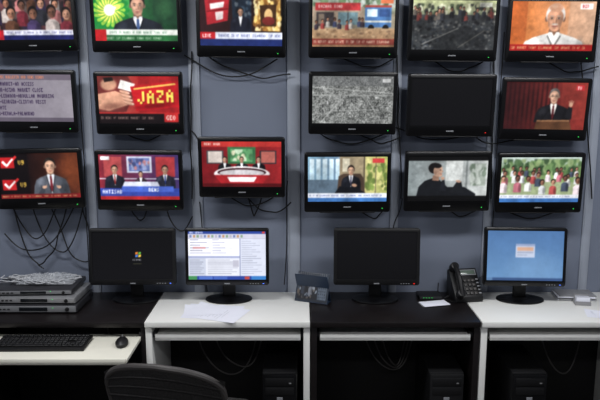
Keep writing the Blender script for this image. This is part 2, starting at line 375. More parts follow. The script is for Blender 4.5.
# elder man on orange
p = Pic((214,120,60)); p.grad(0,0,16,9,(214,112,44),(206,160,128)); p.rect(11,0,16,7.8,(196,156,128),.6); p.rect(0,0,3,7.8,(180,76,30),.5)
p.bust(8.4,3.0,2.45,skin=(200,142,110),hair=(206,200,194),suit=(216,214,210),shirt=(232,230,226),bot=8)
p.put(p.emask(8.4,1.15,1.5,.85,0,.4),(202,146,114)); p.put(p.emask(8.1,.95,.8,.4,0,1),(232,184,150),.8); p.put(p.emask(8.4,4.15,.75,.2,0,.6),(190,180,170),.9); p.ell(8.4,4.55,.5,.12,(130,80,70)); p.rect(0,7.8,16,9,(164,26,24)); p.ticker(7.8,9,(164,26,24),(240,214,140),seed=41); p.rect(13,.4,15.4,1.4,(232,232,232)).text(13.4,.6,'DIN',.6,(180,30,30)); P['a6']=p
# text bulletin
p = Pic((150,138,150)); p.grad(0,0,16,9,(120,112,126),(142,136,146)); p.rect(0,0,16,1.1,(106,96,110)); p.text(.4,.3,'ECONOMIC BULLETIN AND NEWS DIARY',.56,(214,120,80),wk=.6)
for i,t in enumerate(['THU-MARKET-AN ACCESS','JAPAN-ASIAN MARKET CLOSE','THU-LEBANON-ABDULLAH MOURNING','TUE-GEORGIA-CLINTON VISIT','UPDATE','FOR-KERALA-PALAKKAD']):
    p.text(.4,1.5+i*1.12,t,.72,(44,30,62),wk=.6)
p.rect(0,8.2,16,9,(90,82,96)); p.bl=1.0; p.var=.03; P['b1']=p
# red confectionery advert
p = Pic((160,26,30)); p.grad(0,0,8,7,(150,112,94),(176,40,38)); p.poly([(0,0),(6,0),(7.6,2.4),(5.4,6.8),(0,7)],(104,40,38)); p.put(p.emask(2.2,1.6,1.8,1.3,0,.5),(186,134,108)); p.poly([(0,3.4),(3.4,2.8),(6.2,3.8),(6,5.4),(2,6.6),(0,6.2)],(204,146,118))
p.put(p.emask(2.6,5.8,3.2,.9,-.15,1),(130,80,66),.8)
for k in range(4): p.ell(5.3+.25*k,3.1+.68*k,1.1,.33,(150,98,80),rot=.25); p.ell(5.25+.25*k,3.02+.68*k,1.05,.26,(216,162,134),rot=.25); p.ell(6.05+.25*k,3.2+.68*k,.2,.16,(234,196,176),rot=.25)
p.poly([(4.6,.7),(7.4,1.5),(6.6,3.0),(4.0,2.3)],(228,224,220)); p.poly([(1.2,.4),(3,0.2),(3.2,.9),(1.4,1.2)],(30,22,20))
p.poly([(6.4,2.0),(15.6,.8),(15.9,5.8),(7.4,6.6)],(190,22,30)); p.poly([(7.0,2.3),(15.2,1.3),(15.4,1.6),(7.1,2.6)],(236,190,80)); p.put(p.emask(11,5.6,4.4,.6,-.1,1),(110,8,14),.8)
for j,ch in enumerate('JAZA'):
    p.text(7.9+j*1.9,3.0-.12*j,ch,2.4,(120,10,12),wk=.8); p.text(7.75+j*1.9,2.87-.12*j,ch,2.4,(244,216,80),wk=.8)
p.rect(0,7,16,9,(20,12,14)); p.rect(0,6.9,16,7.1,(190,40,38)); p.ticker(7.3,8.5,(22,14,16),(190,150,140),x1=12,seed=52); p.rect(12.9,6.9,15.7,8.7,(190,36,36)).text(13.3,7.4,'GEO',.9,(250,236,226)); P['b2']=p
# grainy pitch
p = Pic((112,114,112)); p.noise(24,cell=2,seed=61); p.noise(26,cell=4,seed=62); p.noise(14,cell=18,seed=63); p.rect(0,3.5,16,3.8,(160,162,160),.5)
p.line(0,2.1,16,3.2,.16,(176,178,176),.7); p.line(1.5,9,6.5,3.7,.16,(170,172,170),.7); p.line(14,9,10.5,3.7,.16,(170,172,170),.6); p.line(3.5,6.6,13,6.3,.14,(170,172,170),.5)
p.specks(1,4,15,8,22,[(40,40,42),(210,210,212),(60,62,60)],.10,.16,asp=2.6,seed=64); p.rect(0,0,16,1.9,(84,86,88),.5); p.rect(13.8,.5,15.4,1.2,(214,214,214),.7); p.bl=1.3; p.var=.08; P['b4']=p
p = Pic((7,7,9)); p.var=0; P['b5']=p
# speaker against red
p = Pic((90,18,20)); p.grad(0,0,16,9,(50,16,18),(134,42,36))
for k in range(12): p.put(p.emask(k*.9,4,.28,6,0,1),(30,10,12),.7)
p.rect(11,0,16,7,(144,52,42),.4); p.bust(9.6,2.6,1.4,skin=(198,152,126),hair=(80,74,72),suit=(22,22,26),shirt=(232,228,222),bot=7.6,tie=(80,26,30),shw=2.4)
p.line(8.8,2.66,10.4,2.66,.05,(20,20,20)); p.poly([(6.2,9),(6.6,7.2),(13,7.1),(13.6,9)],(86,54,34)); p.poly([(6.6,7.2),(13,7.1),(13.05,7.4),(6.55,7.5)],(140,96,64)); p.line(7.4,7.3,8.8,5.4,.11,(15,15,15)); p.ell(8.9,5.3,.24,.18,(10,10,10))
p.poly([(12.0,6.6),(12.6,4.6),(13.4,4.8),(13.4,7)],(24,24,28)); p.put(p.emask(13.0,4.2,.42,.5,0,.4),(200,152,124))
for k in range(4): p.line(12.75+k*.2,4.1,12.6+k*.3,3.3+abs(k-1.5)*.12,.13,(200,152,124))
p.rect(13.8,.5,15.4,1.5,(186,40,44)).text(14,.75,'TV',.6,(255,255,255)); P['b6']=p
# presenter with red ticks
p = Pic((14,8,10)); p.grad(6,0,16,9,(26,12,12),(90,40,24)); p.ell(14.4,3.5,2.8,4.5,(150,72,34),al=.5,soft=1)
p.bust(10.3,2.6,1.55,skin=(204,156,128),suit=(78,82,92),shirt=(220,224,232),tie=(110,30,38),bot=8.2,shw=2.2)
for e in (-1,1):
    p.poly([(10.3+e*3.0,8.2),(10.3+e*1.9,6.9),(10.3+e*1.3,7.1),(10.3+e*1.7,8.2)],(60,64,74)); p.put(p.emask(10.3+e*1.5,6.8,.42,.34,0,.4),(206,158,130))
    for k in range(4): p.line(10.3+e*1.4,6.7+.08*k,10.3+e*.95,6.35+.16*k,.09,(206,158,130))
for y in (.8,5.2):
    p.rect(.6,y,3.3,y+2.1,(190,26,30)); p.line(1.0,y+.8,1.9,y+1.8,.46,(250,250,250)); p.line(1.75,y+1.8,3.8,y-.2,.46,(220,40,40)); p.line(1.75,y+1.7,3.1,y+.3,.34,(250,250,250)); p.text(4.1,y+.6,'V9',.9,(236,190,70))
p.rect(0,8.1,16,9,(120,24,26)); p.ticker(8.1,9,(120,24,26),(230,190,120),seed=71); P['c1']=p
# two shot talk studio
p = Pic((96,20,40)); p.grad(0,0,16,7,(124,34,46),(64,48,104)); p.rect(1,.5,4.6,4.4,(170,66,68)); p.rect(5.6,.4,10.6,3.6,(196,200,218)); p.rect(6,.7,10.2,3.3,(96,112,170)); p.specks(6.2,.9,10,3.1,20,[(150,160,200),(60,70,120),(190,120,120)],.2,.5,seed=80); p.rect(11.4,.5,15.2,4.4,(170,50,54)); p.line(0,4.8,16,4.8,.16,(210,214,230))
p.bust(3.1,3.0,.9,skin=(184,138,112),suit=(26,28,40),tie=(130,34,34),bot=6.8,shw=2.2); p.bust(13.2,3.0,.9,skin=(184,138,112),suit=(38,40,56),tie=(44,60,130),bot=6.8,shw=2.2); p.bust(8.3,3.9,.6,skin=(184,138,112),suit=(50,34,42),bot=6.8,shw=2.0)
p.poly([(5,5.4),(11.6,5.4),(12.4,7),(4.2,7)],(206,210,228)); p.rect(0,6.7,16,8.3,(46,64,156)); p.rect(4.4,6.3,14.8,7.4,(66,94,196)); p.text(.5,7.0,'AHTISAB',.8,(234,236,250)); p.text(9.8,6.6,'NEWS',.75,(250,250,250)); p.rect(0,8.3,16,9,(170,32,36)); p.rect(.4,.4,2.2,1.1,(232,232,232)); P['c2']=p
# red studio with desk
p = Pic((150,16,22)); p.grad(0,0,16,9,(108,18,24),(150,30,34)); p.rect(0,0,16,1.1,(184,44,40)); p.text(.6,.3,'NEWS HOUR',.5,(244,232,216)); p.rect(5.2,1.1,10.8,4.4,(46,104,62)); p.rect(5.8,1.5,10.2,4,(90,156,100)); p.specks(6,1.6,10,3.9,16,[(200,220,190),(60,110,70),(220,214,180)],.2,.6,seed=88); p.rect(1,1.8,4.4,4.4,(60,58,62)); p.rect(1.3,2,4.1,4.2,(190,178,170)); p.rect(11.6,1.8,15,4.4,(44,40,46)); p.rect(11.9,2,14.7,4.2,(176,92,82))
for x,c in ((4.6,(16,16,20)),(8,(20,20,26)),(11.4,(14,14,18))): p.bust(x,3.6,.6,skin=(184,138,112),suit=c,bot=6,shw=2.2)
p.ell(8,6.4,5.6,1.5,(226,222,224)); p.ell(8,6.1,4.9,.9,(56,24,30)); p.ell(8,6.25,4.5,.7,(186,182,186)); p.poly([(2.4,6.6),(13.6,6.6),(12.2,8.3),(3.8,8.3)],(164,28,34)); p.poly([(5,7),(11,7),(10.4,8),(5.6,8)],(232,226,228)); p.rect(0,8.3,16,9,(80,12,16)); P['c3']=p
# man in lounge by windows
p = Pic((120,140,160)); p.grad(0,0,6,7.5,(120,160,186),(90,116,142))
for k in range(5): p.grad(.4+k*1.3,.5,1.3+k*1.3,4.6,(206,224,232),(160,190,206),'y')
p.rect(0,4.6,6.4,7.4,(84,104,122)); p.grad(6.4,0,11.4,7.4,(140,124,100),(160,144,112)); p.rect(7,0.4,8.4,3.0,(206,198,174)); p.grad(11.4,0,16,7.4,(200,190,124),(156,164,84)); p.specks(11.6,.4,15.8,6.8,50,[(120,146,66),(220,212,136),(90,110,50)],.25,.6,seed=91); p.rect(11.2,0,11.5,7.4,(90,80,64)); p.rect(13.6,0,13.8,7.4,(104,96,72))
p.poly([(5.9,7.4),(6.2,3.9),(7.2,3.4),(10.6,3.4),(11.2,4.2),(11.6,7.4)],(70,54,44)); p.bust(8.7,2.7,.95,skin=(190,148,120),suit=(20,22,30),shirt=(228,228,234),tie=(50,50,70),bot=7.4,shw=2.0); p.poly([(5.4,7.4),(6.4,5.9),(9.6,6.1),(12.0,7.4)],(16,18,24)); p.put(p.emask(9.4,5.7,.6,.35,.2,.4),(196,150,122))
p.ticker(7.3,8.2,(222,226,236),(60,76,140),seed=95); p.rect(0,8.2,16,9,(56,110,180)); p.rect(13.0,.4,15.4,1.3,(200,56,56)); P['c4']=p
# leaning figure, letterboxed
p = Pic((140,150,150)); p.grad(0,1,16,8,(126,136,138),(186,190,188)); p.rect(7.6,1,11,5,(200,204,202)); p.rect(11.6,1,12,7.4,(122,128,128)); p.rect(12.6,1.6,15.6,6,(148,158,148)); p.specks(12.6,1.6,15.6,6,26,[(104,120,104),(184,192,184)],.3,.6,seed=101)
p.poly([(1.8,8),(2.2,6.2),(3.4,5.0),(4.8,4.5),(6.4,4.8),(8.0,6.2),(11.4,6.2),(13.8,7.6),(13.8,8)],(20,22,26))
p.poly([(5,3.9),(6.2,4.0),(6.3,5.0),(4.9,4.9)],(150,112,92)); p.put(p.emask(5.2,2.5,1.15,1.05,.2),(24,20,20)); p.ell(6.0,2.95,.9,1.2,(196,154,130),rot=.15); p.ell(6.4,3.8,.5,.4,(190,148,124)); p.ell(5.6,1.95,1.1,.5,(24,20,20),rot=.15); p.ell(6.45,2.85,.16,.07,(20,15,15)); p.line(6.75,2.9,7.05,3.25,.16,(170,128,108)); p.ell(6.6,3.65,.2,.06,(130,70,64)); p.put(p.emask(5.5,3.3,.4,.6,0,1),(140,104,86),.7)
p.poly([(6.4,7.0),(6.9,4.9),(7.4,4.8),(7.8,7)],(26,28,34)); p.put(p.emask(7.0,4.5,.42,.36,0,.4),(190,148,124)); p.poly([(8.4,7.4),(10.0,5.0),(10.8,5.2),(11.4,7.4)],(24,26,30)); p.put(p.emask(10.2,5.1,.6,.28,.2,.4),(180,140,118))
p.rect(0,0,16,1.0,(8,8,8)); p.rect(0,8,16,9,(8,8,8)); P['c5']=p
# outdoor gathering
p = Pic((120,150,90)); p.grad(0,0,16,3,(190,204,200),(116,146,100),'y'); p.specks(0,.4,16,3.6,150,[(70,100,60),(96,128,74),(134,156,104),(46,70,44)],.3,.8,seed=111); p.rect(0,5,16,7.6,(150,164,122))
rq = random.Random(9)
for row,(y,k) in enumerate([(2.6,.65),(3.5,.8),(4.6,1.05)]):
    for i in range(11-row*2):
        p.person(.6+i*(14.8/(10-row*2))+rq.uniform(-.5,.5), y+rq.uniform(-.4,.4), k*rq.uniform(.85,1.15), SK[(i+row)%4], (34,26,24), [(232,232,230),(196,110,126),(230,214,220),(70,80,100),(184,78,76),(226,228,232)][(i*5+row)%6])
p.rect(0,7.5,16,9,(54,106,176)); p.rect(0,7.5,16,8.2,(226,228,236)); p.ticker(7.5,8.2,(226,228,236),(70,84,130),seed=115); P['c6']=p
for i,k in enumerate(sorted(P)): P[k].seed = i*7

# ---------------------------------------------------------------- room shell
def slab(name, c, size, m):
    b = MB(); b.box((0,0,0), size, m); return b.obj(name, loc=c, smooth=False)
XL, XR, YF, HC = -2.6, 2.6, -5.2, 2.75
slab('floor', (0, YF/2, -0.05), (XR-XL+.2, -YF+.2, 0.1), M_floor)
slab('ceiling', (0, YF/2, HC+.05), (XR-XL+.2, -YF+.2, 0.1), M_ceil)
slab('wall_back', (0, .05, HC/2), (XR-XL, .1, HC), M_wall)
slab('wall_left', (XL-.05, YF/2, HC/2), (.1, -YF+.2, HC), M_side)
slab('wall_right', (XR+.05, YF/2, HC/2), (.1, -YF+.2, HC), M_side)
for i, (x, w) in enumerate([(-1.165,.045), (-.575,.06), (-.035,.07), (.53,.045), (1.055,.045), (1.62,.05), (-1.75,.05)]):
    b = MB(); b.box((0,0,0), (w,.014,HC-.1), M_trim, .005); b.box((0,-.008,0), (w*.7,.004,HC-.1), M_trim, .002)
    b.obj('trim_%d' % (i+1), loc=(x,-.007,(HC-.1)/2+.1))
b = MB(); b.box((0,0,0), (XR-XL-.02,.014,.09), M_dark, .003); b.obj('baseboard_back', loc=(0,-.008,.045))

# ---------------------------------------------------------------- televisions
def display_body(b, w, h, ow, oh, ocz, m, mb, thick=.06):
    b.loops([rr(ow,oh,.002,.007,0,ocz), rr(ow,oh,.002,.0,0,ocz), rr(w-.008,h-.008,.010,0), rr(w-.002,h-.002,.012,.002), rr(w,h,.013,.006), rr(w,h,.013,.026)], m, False, False)
    b.loops([rr(w,h,.013,.026), rr(w-.012,h-.012,.014,.03), rr(w-.06,h-.07,.03,thick-.012), rr(w*.62,h*.6,.03,thick), ], mb, False, True)
    b.loops([rr(ow,oh,.002,.0068,0,ocz), rr(ow*.5,oh*.5,.001,.0068,0,ocz)], m, False, True)
def television(x, z, key, yaw=0, roll=0, tilt=4, y=-.145):
    e = empty('television', (x, y, z))
    rot = (math.radians(tilt), math.radians(roll), math.radians(yaw))
    w, h, ow, oh, oz = .464, .328, .424, .246, .018
    b = MB(); display_body(b, w, h, ow, oh, oz, M_bez, M_back)
    b.box((0,-.001,-.135), (.04,.003,.006), M_logo, .001)
    b.box((.19,-.001,-.142), (.005,.003,.003), M_led if key != 'b5' else M_ledr)
    b.box((0,.006,-.1635), (.30,.02,.006), M_bezm, .002)
    for k in range(14): b.box((-.13+k*.02,.008,-.159), (.012,.012,.003), M_bezm)
    for k in range(10): b.box((-.09+k*.02,.052,.07), (.01,.008,.05), M_bezm, .002)
    b.obj('body', rot=rot, parent=e)
    R = Euler(rot).to_matrix()
    screen_obj('screen', ow, oh, P[key].out(), M_lcd, e, R @ Vector((0,.005,oz)), rot)
    g = MB(); g.box((0,.066,0), (.12,.014,.12), M_steel, .003); g.cyl((0,.07,0), (0,.135,0), .018, M_steel); g.box((0,.139,0), (.10,.010,.16), M_steel, .003)
    g.box((-.04,.075,0), (.012,.02,.20), M_steel, .002); g.box((.04,.075,0), (.012,.02,.20), M_steel, .002)
    g.obj('wall_bracket', parent=e)
    return e
TV = [(-1.388,2.258,'a1',2,-.6),(-.846,2.252,'a2',1,.2),(-.304,2.227,'a3',0,.6),(.276,2.222,'a4',0,.3),(.792,2.207,'a5',-1,.6),(1.303,2.202,'a6',-2,.5),
 (-1.410,1.836,'b1',1,.4),(-.848,1.826,'b2',0,.3),(.277,1.826,'b4',0,.4),(.796,1.815,'b5',0,.3),(1.292,1.795,'b6',-1,.9),
 (-1.400,1.424,'c1',2,-.8),(-.863,1.416,'c2',1,.4),(-.312,1.486,'c3',0,.2),(.255,1.405,'c4',0,-.2),(.793,1.410,'c5',0,-.2),(1.290,1.402,'c6',-1,-.3)]
for (x,z,k,yw,rl) in TV: television(x,z,k,yw,rl)

# wall cabling
random.seed(11)
yb = -.035
paths = []
for x0,z0,x1,z1,d in [(-1.62,1.30,-1.35,1.27,.22),(-1.5,1.28,-1.2,1.28,.30),(-1.66,1.1,-1.25,1.27,.18),(-1.4,1.27,-1.18,.95,.12),(-1.3,1.27,-1.48,.92,.08),(-1.22,1.3,-1.12,.9,.05),(-1.6,1.27,-1.45,.9,.1),
  (-.95,1.27,-.84,1.28,.10),(-.75,1.27,-.6,1.2,.12),(-.6,1.68,-.45,1.64,.05),(-1.0,1.7,-.7,1.7,.08),(-.62,2.08,-.12,2.06,.10),(-.5,2.08,-.05,1.98,.06),(-.58,2.1,-.60,1.3,-.02),(-.45,1.36,-.1,1.36,.11),(-.33,1.36,-.05,1.28,.10),(-.2,1.36,-.3,1.36,.16),
  (.1,1.67,.5,1.68,.07),(.3,1.68,.55,1.64,.05),(.5,1.7,1.0,1.68,.06),(.9,1.68,1.25,1.66,.06),(.52,2.08,.56,1.3,.0),(1.04,2.06,1.06,1.3,.0),(1.3,2.06,1.6,2.02,.05),(1.5,2.1,1.62,1.3,.0),(.2,2.08,.5,2.06,.06),(.7,2.06,1.0,2.06,.06),
  (.3,1.27,.5,1.27,.08),(.8,1.27,1.02,1.28,.08),(1.1,1.27,1.5,1.27,.08)]:
    paths.append(sag((x0,yb,z0),(x1,yb-.01,z1),d,8,.012))
cables('tv_power_cables', paths, .0038, M_cable)
paths = [sag((-.56,-.03,1.28),(-.53,-.03,.76),.0,7,.006), sag((-1.19,-.03,2.3),(-1.2,-.03,.8),0,9,.006), sag((1.09,-.03,2.2),(1.08,-.03,.8),0,9,.004), sag((-.07,-.03,1.4),(-.09,-.03,.8),0,7,.01), sag((.57,-.03,1.3),(.5,-.03,1.05),.02,6,.01)]
cables('signal_cables', paths, .003, M_cable)

# ---------------------------------------------------------------- desks
DZ = .75
def desk(x0, x1, mt, mb, mtray, tray_out=0.0, pt=.03):
    e = empty('computer_desk', ((x0+x1)/2, -.01, 0)); w = x1-x0-.004; d = .485
    b = MB(); b.box((0,-d/2,DZ-.015), (w,d,.03), mt, .003); b.obj('top', parent=e)
    b = MB()
    for s in (-1,1): b.box((s*(w/2-pt/2),-d/2+.005,(DZ-.03)/2), (pt,d-.02,DZ-.031), mb, .002)
    b.obj('side_panels', parent=e)
    b = MB(); b.box((0,-.022,.37), (w-2*pt,.012,.69), M_dark); b.obj('back_panel', parent=e)
    b = MB(); td = .34; yc = -(d-td/2-.02)-tray_out
    tw = w-2*pt-.03+(.03 if tray_out else 0)
    b.box((0,yc,.655), (tw,td,.018), mtray, .003)
    b.box((0,yc-td/2+.006,.661), (tw,.012,.034 if not tray_out else .03), mtray, .003)
    for s in (-1,1): b.box((s*(w/2-pt-.007),-d/2,.672), (.010,d-.06,.026), M_steel)
    b.obj('keyboard_tray', parent=e)
    return e
desk(-1.66, -.786, M_blk, M_blk, M_cream, .30, .018)
desk(-.784, .052, M_white, M_white, M_white, 0, .032)
desk(.054, .912, M_blk, M_blk, M_white, 0, .03)
desk(.914, 1.76, M_white, M_white, M_white, 0, .032)

# ---------------------------------------------------------------- desktop monitors
def monitor(x, y, pic, w=.455, h=.31, yaw=0, gl=M_bez, led=M_ledb):
    e = empty('computer_monitor', (x, y, DZ+.0003), (0,0,math.radians(yaw)))
    rot = (math.radians(-4),0,0); R = Euler(rot).to_matrix(); ow, oh, oz = w-.034, h-.048, .007
    zc = .258
    b = MB(); display_body(b, w, h, ow, oh, oz, gl, M_back, .055)
    b.box((0,-.001,-h/2+.010), (.03,.003,.006), M_logo, .001)
    b.box((w/2-.03,-.001,-h/2+.010), (.008,.003,.003), led)
    for k in range(4): b.box((w/2-.10+k*.014,-.001,-h/2+.010),(.007,.003,.004),M_logo,.001)
    b.obj('body', loc=(0,0,zc), rot=rot, parent=e)
    screen_obj('screen', ow, oh, pic.out(), M_lcd, e, Vector((0,0,zc))+R @ Vector((0,.005,oz)), rot)
    b = MB(); b.box((0,.075,.10), (.07,.024,.20), M_bezm, .006); b.box((0,.06,.20),(.10,.02,.10),M_bezm,.004)
    pts = lambda r, z: [(r*1.25*math.cos(a), .055+r*.82*math.sin(a), z) for a in [2*math.pi*k/36 for k in range(36)]]
    b.loops([pts(.10,.0), pts(.104,.004), pts(.102,.010), pts(.08,.015), pts(.03,.02)], M_bez, True, True)
    b.obj('stand', parent=e)
    return e
p = Pic((6,6,8)); p.grad(0,0,16,9,(7,7,9),(11,11,14),'y')
for (x,y,c) in ((8.6,3.9,(220,120,40)),(9.2,3.9,(90,170,60)),(8.6,4.4,(70,120,210)),(9.2,4.4,(230,190,60))): p.poly([(x,y),(x+.5,y-.08),(x+.45,y+.36),(x-.05,y+.42)],c)
p.text(8.0,5.1,'WINDOWS',.36,(130,130,135)); p.rect(8.1,6.0,9.8,6.1,(80,80,56)); p.var=0; p.bl=1.2; q1 = p
p = Pic((236,238,246)); p.rect(0,0,16,.55,(40,66,150)); p.text(.3,.1,'NEWS RUNDOWN',.32,(240,240,255)); p.rect(15.2,.08,15.8,.45,(210,60,50)); p.rect(0,.55,16,1.35,(196,196,214))
for k in range(15): p.rect(.3+k*.75,.7,.75+k*.75,1.2,[(110,126,176),(184,140,100),(126,156,126),(170,170,185)][k%4])
p.rect(0,1.35,16,1.42,(140,140,160)); p.rect(0,1.42,10.6,4.6,(236,237,244))
for k in range(6): p.rect(.3,1.8+k*.48,10.3,1.83+k*.48,(195,198,212)); p.rect(.4,1.55+k*.48,2.2+(k*1.7)%3,1.68+k*.48,(140,140,165)); p.rect(5,1.55+k*.48,6.4+(k*1.1)%2,1.68+k*.48,(170,170,190))
p.rect(0,4.6,16,5.0,(160,168,204)); p.rect(0,5.0,16,8.3,(216,219,230)); p.rect(1.0,2.9,3.6,3.2,(204,140,146)); p.rect(10.7,1.42,16,8.3,(206,211,228)); p.rect(10.6,1.42,10.75,8.3,(130,138,175)); p.rect(0,5.0,3.6,8.3,(190,196,214))
for k in range(8): p.rect(4,5.3+k*.36,8.6+(k*.9)%2,5.4+k*.36,(156,158,176)); p.rect(.3,5.3+k*.36,2.4+(k*.7)%1,5.4+k*.36,(140,144,164))
for k in range(16): p.rect(11,1.8+k*.4,13+(k*.9)%2.6,1.9+k*.4,(160,165,186))
p.rect(9.2,5.4,10.4,6.6,(180,180,196)); p.rect(0,8.3,16,9,(40,66,156)); p.rect(0,8.3,1.8,9,(60,136,80)); p.rect(2.2,8.4,5,8.9,(76,110,196)); p.rect(5.2,8.4,8,8.9,(66,98,186)); p.rect(13,8.3,16,9,(50,120,196)); p.rect(11.6,8.4,12.6,8.9,(190,66,56)); p.var=.015; p.bl=1.2; q2 = p
p = Pic((8,8,10)); p.grad(0,0,16,9,(10,10,12),(6,6,7),'y'); p.var=0; q3 = p
p = Pic((90,140,190)); p.grad(0,0,16,9,(70,108,158),(94,136,182),'y'); p.ell(10,7,7,4,(112,150,192),al=.5,soft=1); p.rect(6.0,2.4,10.0,4.8,(180,190,212)); p.rect(6.0,2.4,10.0,2.8,(140,155,190)); p.rect(6.3,2.95,9.7,3.6,(204,158,132)); p.rect(6.3,3.8,9.7,4.0,(150,158,182)); p.rect(6.3,4.3,8.4,4.45,(150,158,182)); p.rect(0,8.45,16,9,(52,78,124)); p.rect(0,8.45,1.3,9,(82,116,158)); p.var=.02; q4 = p
monitor(-.905,-.20,q1,.465,.31,1,gl=M_bezm)
monitor(-.394,-.20,q2,.452,.312,0)
monitor(.415,-.20,q3,.465,.312,-1,gl=M_bezm,led=M_ledr)
monitor(1.214,-.205,q4,.438,.32,-3)

# ---------------------------------------------------------------- keyboards and mouse
def keyboard(x, y, z, yaw=0, name='keyboard'):
    b = MB(); b.prism([(-.078,0),(.078,0),(.078,.024),(-.078,.012)], -.222,.222, M_keygap, bev=.003)
    th = math.atan2(.012,.156)
    rows = [(.058,[.018]*20),(.032,[.019]*19),(.013,[.019]*19),(-.006,[.019]*19),(-.025,[.019]*19),(-.045,[.024,.02,.024,.12,.024,.02,.024,.02,.02,.02,.02])]
    for ry,ks in rows:
        tot = sum(ks)+.0025*(len(ks)-1); sc = .425/tot; x0 = -.2125
        for i,kw in enumerate(ks):
            kw *= sc; gap = .0025*sc
            if not (i in (15,16) and abs(ry+.006) < .001):
                z0 = .0185+ry*.077
                b.box((x0+kw/2, ry, z0+.004), (kw, .016, .008), M_key, .0015, rot=(th,0,0), seg=1)
            x0 += kw+gap
    return b.obj(name, loc=(x,y,z), rot=(0,0,math.radians(yaw)))
TZ = .6645
keyboard(-1.26,-.585,TZ+.0003,1)
b = MB(); L = []
for t,sx,sz in ((0,.9,0),(.06,1.0,.006),(.45,.98,.018),(.75,.75,.029),(.93,.45,.035),(1,.15,.0365)):
    L.append([(.031*sx*math.cos(a)*(1-.08*math.sin(a)), .054*sx*math.sin(a)-.004*t, sz) for a in [2*math.pi*k/28 for k in range(28)]])
b.loops(L, M_key, True, True); b.box((0,.026,.0345),(.006,.018,.008),M_silver,.002); b.box((0,.034,.031),(.0015,.03,.004),M_keygap); b.obj('computer_mouse', loc=(-.875,-.575,TZ+.0003), rot=(0,0,.15))
cables('mouse_cable', [[(-.88,-.524,TZ+.012),(-.885,-.50,TZ+.006),(-.9,-.47,TZ+.005),(-.95,-.455,TZ+.005),(-1.0,-.45,TZ+.005)]], .0018, M_cable)

# ---------------------------------------------------------------- receivers stack
def receiver(z, x, y, w, h, d, mc, name='satellite_receiver', yaw=0):
    b = MB(); b.box((0,0,h/2+.004), (w,d,h-.004), mc, .004); b.box((0,-d/2-.002,h/2+.003), (w*.98,.006,h-.012), M_recv if mc is M_recvd else M_silver, .002)
    b.box((.02,-d/2-.006,h/2+.004), (w*.30,.003,h*.42), M_disp, .001)
    b.cyl((w*.40,-d/2-.004,h/2+.003),(w*.40,-d/2-.012,h/2+.003),h*.24,M_bezm,bev=.001)
    for k in range(5): b.box((-w*.40+k*.022,-d/2-.006,h/2+.003),(.013,.004,.006),M_bezm,.001)
    b.box((w*.25,-d/2-.006,h/2+.010),(.004,.003,.003),M_led)
    for k in range(12): b.box((-w*.3+k*w*.055,.02,h+.0022),(.006,d*.5,.0012),M_bezm)
    for sx in (-1,1):
        for sy in (-1,1): b.cyl((sx*w*.42,sy*d*.4,0),(sx*w*.42,sy*d*.4,.005),.012,M_bezm)
    b.obj(name, loc=(x,y,z), rot=(0,0,math.radians(yaw)))
receiver(DZ+.0002,-1.405,-.235,.49,.044,.27,M_recvd)
receiver(DZ+.0472,-1.40,-.23,.47,.038,.26,M_recv,yaw=-1)
receiver(DZ+.0882,-1.415,-.22,.44,.030,.25,M_recvd,yaw=2)
zt = DZ+.124
random.seed(5); tang = []
for k in range(10):
    cx = random.uniform(-1.57,-1.27); cy = random.uniform(-.27,-.18); r = random.uniform(.035,.075); pts = []
    for i in range(16):
        a = i*.75+k; rr_ = r*(1+.25*math.sin(i*1.7+k))
        pts.append((cx+rr_*1.3*math.cos(a), cy+rr_*.6*math.sin(a), zt+.002+.026*abs(math.sin(i*.9+k))))
    tang.append(pts)
cables('coiled_signal_cable', tang, .0028, M_wcable)
t = bmesh.new(); bmesh.ops.create_grid(t, x_segments=26, y_segments=14, size=1)
rs = random.Random(3)
for v in t.verts:
    e_ = (1-abs(v.co.x)**4)*(1-abs(v.co.y)**4)
    v.co = Vector((v.co.x*.15, v.co.y*.08, .004+e_*(.018+.02*rs.random())))
b = MB(); b._merge(t, M_film, Matrix.Identity(4)); b.obj('plastic_wrap_bag', loc=(-1.36,-.2,zt+.002), smooth=False)

# ---------------------------------------------------------------- papers, calendar, phone, small items
def sheet(b, x, y, z, yaw, w=.21, h=.297, lines=True, curl=.004):
    M = Matrix.Translation((x,y,z)) @ Matrix.Rotation(math.radians(yaw),4,'Z')
    t = bmesh.new(); bmesh.ops.create_grid(t, x_segments=10, y_segments=10, size=.5)
    for v in t.verts:
        u, q = v.co.x, v.co.y; v.co = Vector((u*w, q*h, .0004+curl*max(0,(u+q)-.5)**2*4))
    b._merge(t, M_paper, M)
    if lines:
        for k in range(9):
            t = bmesh.new(); bmesh.ops.create_cube(t, size=1); bmesh.ops.scale(t, vec=(w*.66*(.6+.4*((k*7)%5)/4), .0012, .0003), verts=t.verts)
            b._merge(t, M_line, M @ Matrix.Translation((-.01, h*.3-k*.018, .0008)))
b = MB(); sheet(b,0,0,.0004,84,lines=False); sheet(b,.02,-.02,.0016,70,curl=.012); sheet(b,-.05,.02,.003,96,w=.148,h=.21,curl=.01,lines=False); b.obj('paper_sheets', loc=(-.455,-.345,DZ))
